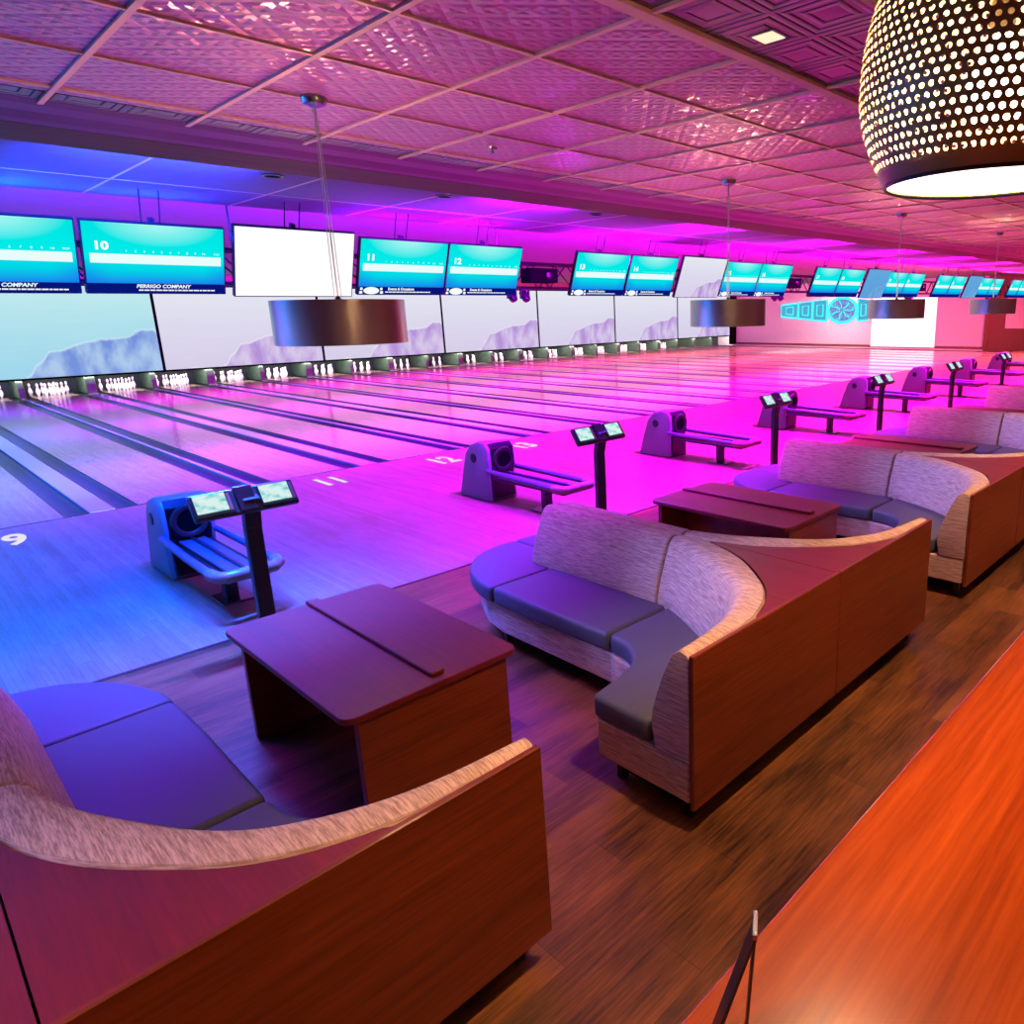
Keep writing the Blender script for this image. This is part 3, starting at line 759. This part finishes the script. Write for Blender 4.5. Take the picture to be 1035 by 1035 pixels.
# recessed fixtures, and a painted highlight in one coffer
def downlight(x, y, z, label, mat):
    t = thing('recessed_light', label, 'ceiling light', (x, y, z), 'recessed ceiling lights')
    part('trim_ring', MB().lathe([(.085,0),(.085,-.008),(.065,-.010),(.065,.0)], n=24, cap=False), M['black'], t)
    part('lens', MB().lathe([(.0,-.003),(.066,-.004)], n=24, cap=False), mat, t)
sq = thing('recessed_light', 'small glowing square in place of a reflected highlight on the coffered tin ceiling', 'ceiling light', (.99, -8.93, ZT))
part('lens', MB().box(-.05,.05,-.05,.05,-.006,.0), M['downlight'], sq, .002, 1)  # emissive square added where the tin only reflects light
part('trim_ring', MB().box(-.065,.065,-.065,.065,-.003,.0), M['mould'], sq)
for x, n_ in ((.85, 'leftmost, above the white monitor'), (2.45, 'middle one, above monitors 11 and 12'), (4.5, 'rightmost of the three')):
    downlight(x, -4.22, ZL-.002, 'unlit dark recessed light in the blue-violet ceiling, '+n_, M['dark'])
for x, y, n_ in ((1.4, -6.46, 'above the centre of the photo'), (4.9, -7.9, 'between the two nearer pendant canopies at right')):
    s = thing('sprinkler_head', 'small sprinkler head on the tin ceiling '+n_, 'sprinkler', (x, y, ZT), 'sprinkler heads')
    part('escutcheon', MB().lathe([(.035,0),(.03,-.012),(.012,-.015)], n=16), M['steel'], s)
    part('deflector', MB().lathe([(.008,-.012),(.008,-.035),(.02,-.04),(.02,-.044)], n=12), M['steel'], s)

# menu stand on the counter: two thin boards meeting at a metal clip
ms = thing('tent_sign', 'thin dark tent stand with a metal clip at the counter edge', 'sign stand', (-1.0, -10.25, 1.06))
ms.rotation_euler = (0, 0, -1.0)
for foot, th in ((-.075, .007), (-.018, .004)):
    part('board', MB().add([(foot,-.025,0),(foot+th,-.025,0),(foot+th,.025,0),(foot,.025,0),(-.003,-.025,.245),(.001,-.025,.245),(.001,.025,.245),(-.003,.025,.245)],
         [(0,3,2,1),(4,5,6,7),(0,1,5,4),(1,2,6,5),(2,3,7,6),(3,0,4,7)]), M['black'], ms)
part('clip', MB().box(-.005,.003,-.025,.025,.24,.255), M['steel'], ms, .001, 1)

# ------------------------------------------------------------------ neon belt sign and glowing panel for a bright patch on the end wall
nb = thing('neon_belt_sign', 'glowing cyan championship belt sign on the far end wall', 'sign', (XR-.06, 10.1, 2.1))
def loop_tube(pts, r=.05): return MB().tube([(0, y, z) for y, z in pts]+[(0, pts[0][0], pts[0][1])], r, 6)
m, nt, out = new_mat('belt plate glow'); T = NT(nt)
e = T.n('ShaderNodeEmission'); e.inputs[0].default_value = lin((96, 196, 236)); e.inputs[1].default_value = .75; T.l(e.outputs[0], out.inputs[0]); M['plate_glow'] = m
m, nt, out = new_mat('belt medallion'); T = NT(nt)
nz = T.noise(T.coords(scale=(1, 2.2, 2.2)), 2.2, 4, .7)
cc = T.ramp(nz, [(.40, lin((150, 120, 220))), (.52, lin((120, 170, 236))), (.60, lin((120, 235, 245)))])
e = T.n('ShaderNodeEmission'); T.l(cc, e.inputs[0]); e.inputs[1].default_value = .85; T.l(e.outputs[0], out.inputs[0]); M['medallion'] = m
for a, b, ha, hb in ((1.0,1.95,.62,.56),(2.0,2.95,.54,.46),(3.0,4.2,.44,.34),(-1.0,-1.70,.62,.56)):
    part('belt_plate', MB().prism([(0,0),(.02,0),(.02,.01),(0,.01)],0,.01) if False else MB().add([(.01,a,-ha),(.01,b,-hb),(.01,b,hb),(.01,a,ha),(.03,a,-ha),(.03,b,-hb),(.03,b,hb),(.03,a,ha)], [(0,1,2,3),(7,6,5,4),(0,4,5,1),(1,5,6,2),(2,6,7,3),(3,7,4,0)]), M['plate_glow'], nb)
    part('neon_tube', loop_tube([(a,-ha),(b,-hb),(b,hb),(a,ha)], .06), M['cyan_neon'], nb)
    a2, b2 = a+(b-a)*.28, b-(b-a)*.28
    part('neon_tube', loop_tube([(a2,-ha*.55),(b2,-hb*.55),(b2,hb*.55),(a2,ha*.55)], .035), M['cyan_neon'], nb)
circ = [(.92*math.cos(2*PI*i/40), .92*math.sin(2*PI*i/40)*.78) for i in range(40)]
c = part('medallion', MB().add([(0, y, z) for y, z in circ]+[(.03, y, z) for y, z in circ], [tuple(range(40)), tuple(range(79,39,-1))]+[(i,(i+1)%40,40+(i+1)%40,40+i) for i in range(40)]), M['medallion'], nb)
part('neon_ring', loop_tube(circ, .085), M['cyan_neon'], nb)
for i in range(7):
    a = .3+i*.9; pts = [(-.02, .15*math.cos(a), .12*math.sin(a)), (-.02, .45*math.cos(a+.25), .34*math.sin(a+.25)), (-.02, .72*math.cos(a+.1), .55*math.sin(a+.1))]
    part('neon_branch', MB().tube(pts, .03, 6), M['cyan_neon'], nb)
lp = thing('glow_panel', 'glowing white panel for a bright patch on the end wall right of the belt sign', 'screen', (XR-.04, 6.34, 1.3))
part('frame', MB().box(.0, .035, -1.88, 1.88, -1.28, 1.45), M['white'], lp)  # panel and frame built where the wall shows a bright white patch
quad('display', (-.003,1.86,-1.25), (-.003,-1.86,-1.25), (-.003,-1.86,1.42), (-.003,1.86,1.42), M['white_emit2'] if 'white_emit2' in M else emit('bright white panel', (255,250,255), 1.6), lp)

# ------------------------------------------------------------------ lights
def light(kind, name, loc, energy, col, size=.1, rot=None, target=None, sx=None, sy=None, angle=None, blend=.5):
    ld = bpy.data.lights.new(name, kind); ld.energy = energy; ld.color = col
    if kind == 'AREA':
        ld.shape = 'RECTANGLE'; ld.size = sx or size; ld.size_y = sy or size
        if angle: ld.spread = angle
    else: ld.shadow_soft_size = size
    if kind == 'SPOT': ld.spot_size = angle or 1.2; ld.spot_blend = blend
    o = bpy.data.objects.new(name, ld); COL.objects.link(o); o.location = loc
    if target is not None:
        o.rotation_euler = (Vector(target)-Vector(loc)).to_track_quat('-Z', 'Y').to_euler()
    elif rot: o.rotation_euler = rot
    return o
WARM = (1, .62, .30); WARM2 = (1, .58, .30)
BLUE = (.0, .16, 1); VIOLET = (.28, .02, 1); MAG = (.85, .0, 1); PINK = (1, .0, .75); RED = (1, .05, .25)
# coloured LED washes behind the header, one per lane pair
def led_col(x):
    stops = [(-4, (0,.20,1)), (-1.6, (0,.12,1)), (0, (0,.05,1)), (1.7, (.10,.0,1)), (3.4, (.36,0,1)), (6.8, (.62,0,1)), (12, (.85,0,.95)), (18, (.95,0,.8)), (25, (1,.02,.45)), (34, (1,.14,.22))]
    for (a, ca), (b, cb) in zip(stops, stops[1:]):
        if x <= b:
            f = max(0, (x-a)/(b-a)); return tuple(p+(q-p)*f for p, q in zip(ca, cb))
    return stops[-1][1]
for k in range(-2, 11):
    xx = P*k
    w = thing('led_wash', 'black LED wash fixture behind the header', 'stage light', (xx, -4.80, 3.329), 'LED washes behind the header')
    part('housing', MB().box(-.62, .62, -.05, .05, 0, .07), M['black'], w)
    light('AREA', 'led', (xx, -4.80, 3.315), 400, led_col(xx), sx=1.2, sy=.07, target=(xx-.1, -3.5, 0), angle=1.6)
    light('AREA', 'led_edge', (xx, -4.86, 3.313), 210, led_col(xx-2.0), sx=1.2, sy=.03, target=(xx-.1, -5.5, 0), angle=1.2)
    light('AREA', 'led_lane', (xx, -4.735, 3.345), 650, led_col(xx+.3), sx=1.2, sy=.05, target=(xx, 3, 0), angle=1.5)
    for yy, pw in ((2.5, 360), (8.0, 430), (13.5, 420)):
        light('AREA', 'led_lane_wash', (xx, yy, 3.66), pw if k < 9 else 200, led_col(xx*1.3+.1), sx=2.6, sy=.12, target=(xx, yy+.4, 0), angle=1.7)
    light('AREA', 'led_near', (xx, -4.912, 3.311), 40 if k < 0 else 115, led_col(xx+2.4), sx=3.38, sy=.012, target=(xx, -6.0, 0), angle=1.25)
    # uplights on the truss
    if k < 9: light('AREA', 'led_up', (xx+1.7, -1.9, 3.02), 800, led_col(xx+2.4), sx=2.2, sy=.06, target=(xx+1.7, 4.0, 4.3))
for blk in range(-1, 6):
    for dx in (.55, 1.69, 4.15, 5.27):
        xx = -1.35+6.8*blk+dx
        light('AREA', 'led_ceiling_fill', (xx, -2.42, 3.05), 36, led_col(xx-.2), sx=.8, sy=.05, target=(xx, -3.1, 3.85))  # hidden strips added behind the monitors to brighten the lane ceiling
for k in range(-1, 4):
    light('SPOT', 'led_sofa_spot', (P*k-2.3, -4.90, 3.308), 1500, (.24, .25, 1), .004, None, (1.61+P*k-.36, -8.5, .66), angle=.34, blend=1)
# pin deck strip light
light('AREA', 'pin_light', (18, 18.02, .64), 900, (1, 1, .96), sx=40, sy=.05, target=(18, 18.6, 0))
# drums
for p in DR:
    light('POINT', 'drum_bulb', (p[0], p[1], p[2]-.05), 58, WARM, .04)
light('SPOT', 'dome_downlight', (LX, LY, LZ-.01), 27, WARM, .15, (0,0,0), angle=2.6, blend=.6)
light('AREA', 'end_wall_fill', (XR-.9, 10, 3.66), 560, (1, .86, .88), sx=.1, sy=15, target=(XR, 10, 1.6))  # unseen strip added to brighten the end wall
for i in range(6):
    light('SPOT', 'concourse_fill', (-4+2.6*i, -12.4, ZT-.03), 90, WARM2, .05, (0,0,0), angle=2.0, blend=.8)  # unseen lamps added so the drum shades reflect a brighter room
# unseen warm spots added along the aisle to light floor and sofas
for i in range(7):
    xx = -2.2+2.6*i
    light('SPOT', 'aisle_fill', (xx, -9.75, ZT-.03), 230 if i == 0 else 400, WARM2, .05, (0,0,0), angle=1.5, blend=.8)
w = bpy.data.worlds.new('World'); sc.world = w; w.use_nodes = True
bg = w.node_tree.nodes.get('Background') or w.node_tree.nodes.new('ShaderNodeBackground')
bg.inputs[0].default_value = (.25, .12, .35, 1); bg.inputs[1].default_value = .05

# ------------------------------------------------------------------ render look
vs = sc.view_settings
vs.view_transform = 'Standard'; vs.look = 'None'; vs.exposure = 0; vs.gamma = 1; vs.use_curve_mapping = False
sc.cycles.use_denoising = True
sc.cycles.max_bounces = 8; sc.cycles.diffuse_bounces = 4; sc.cycles.glossy_bounces = 4
sc.cycles.sample_clamp_indirect = 4
sc.cycles.caustics_reflective = False; sc.cycles.caustics_refractive = False
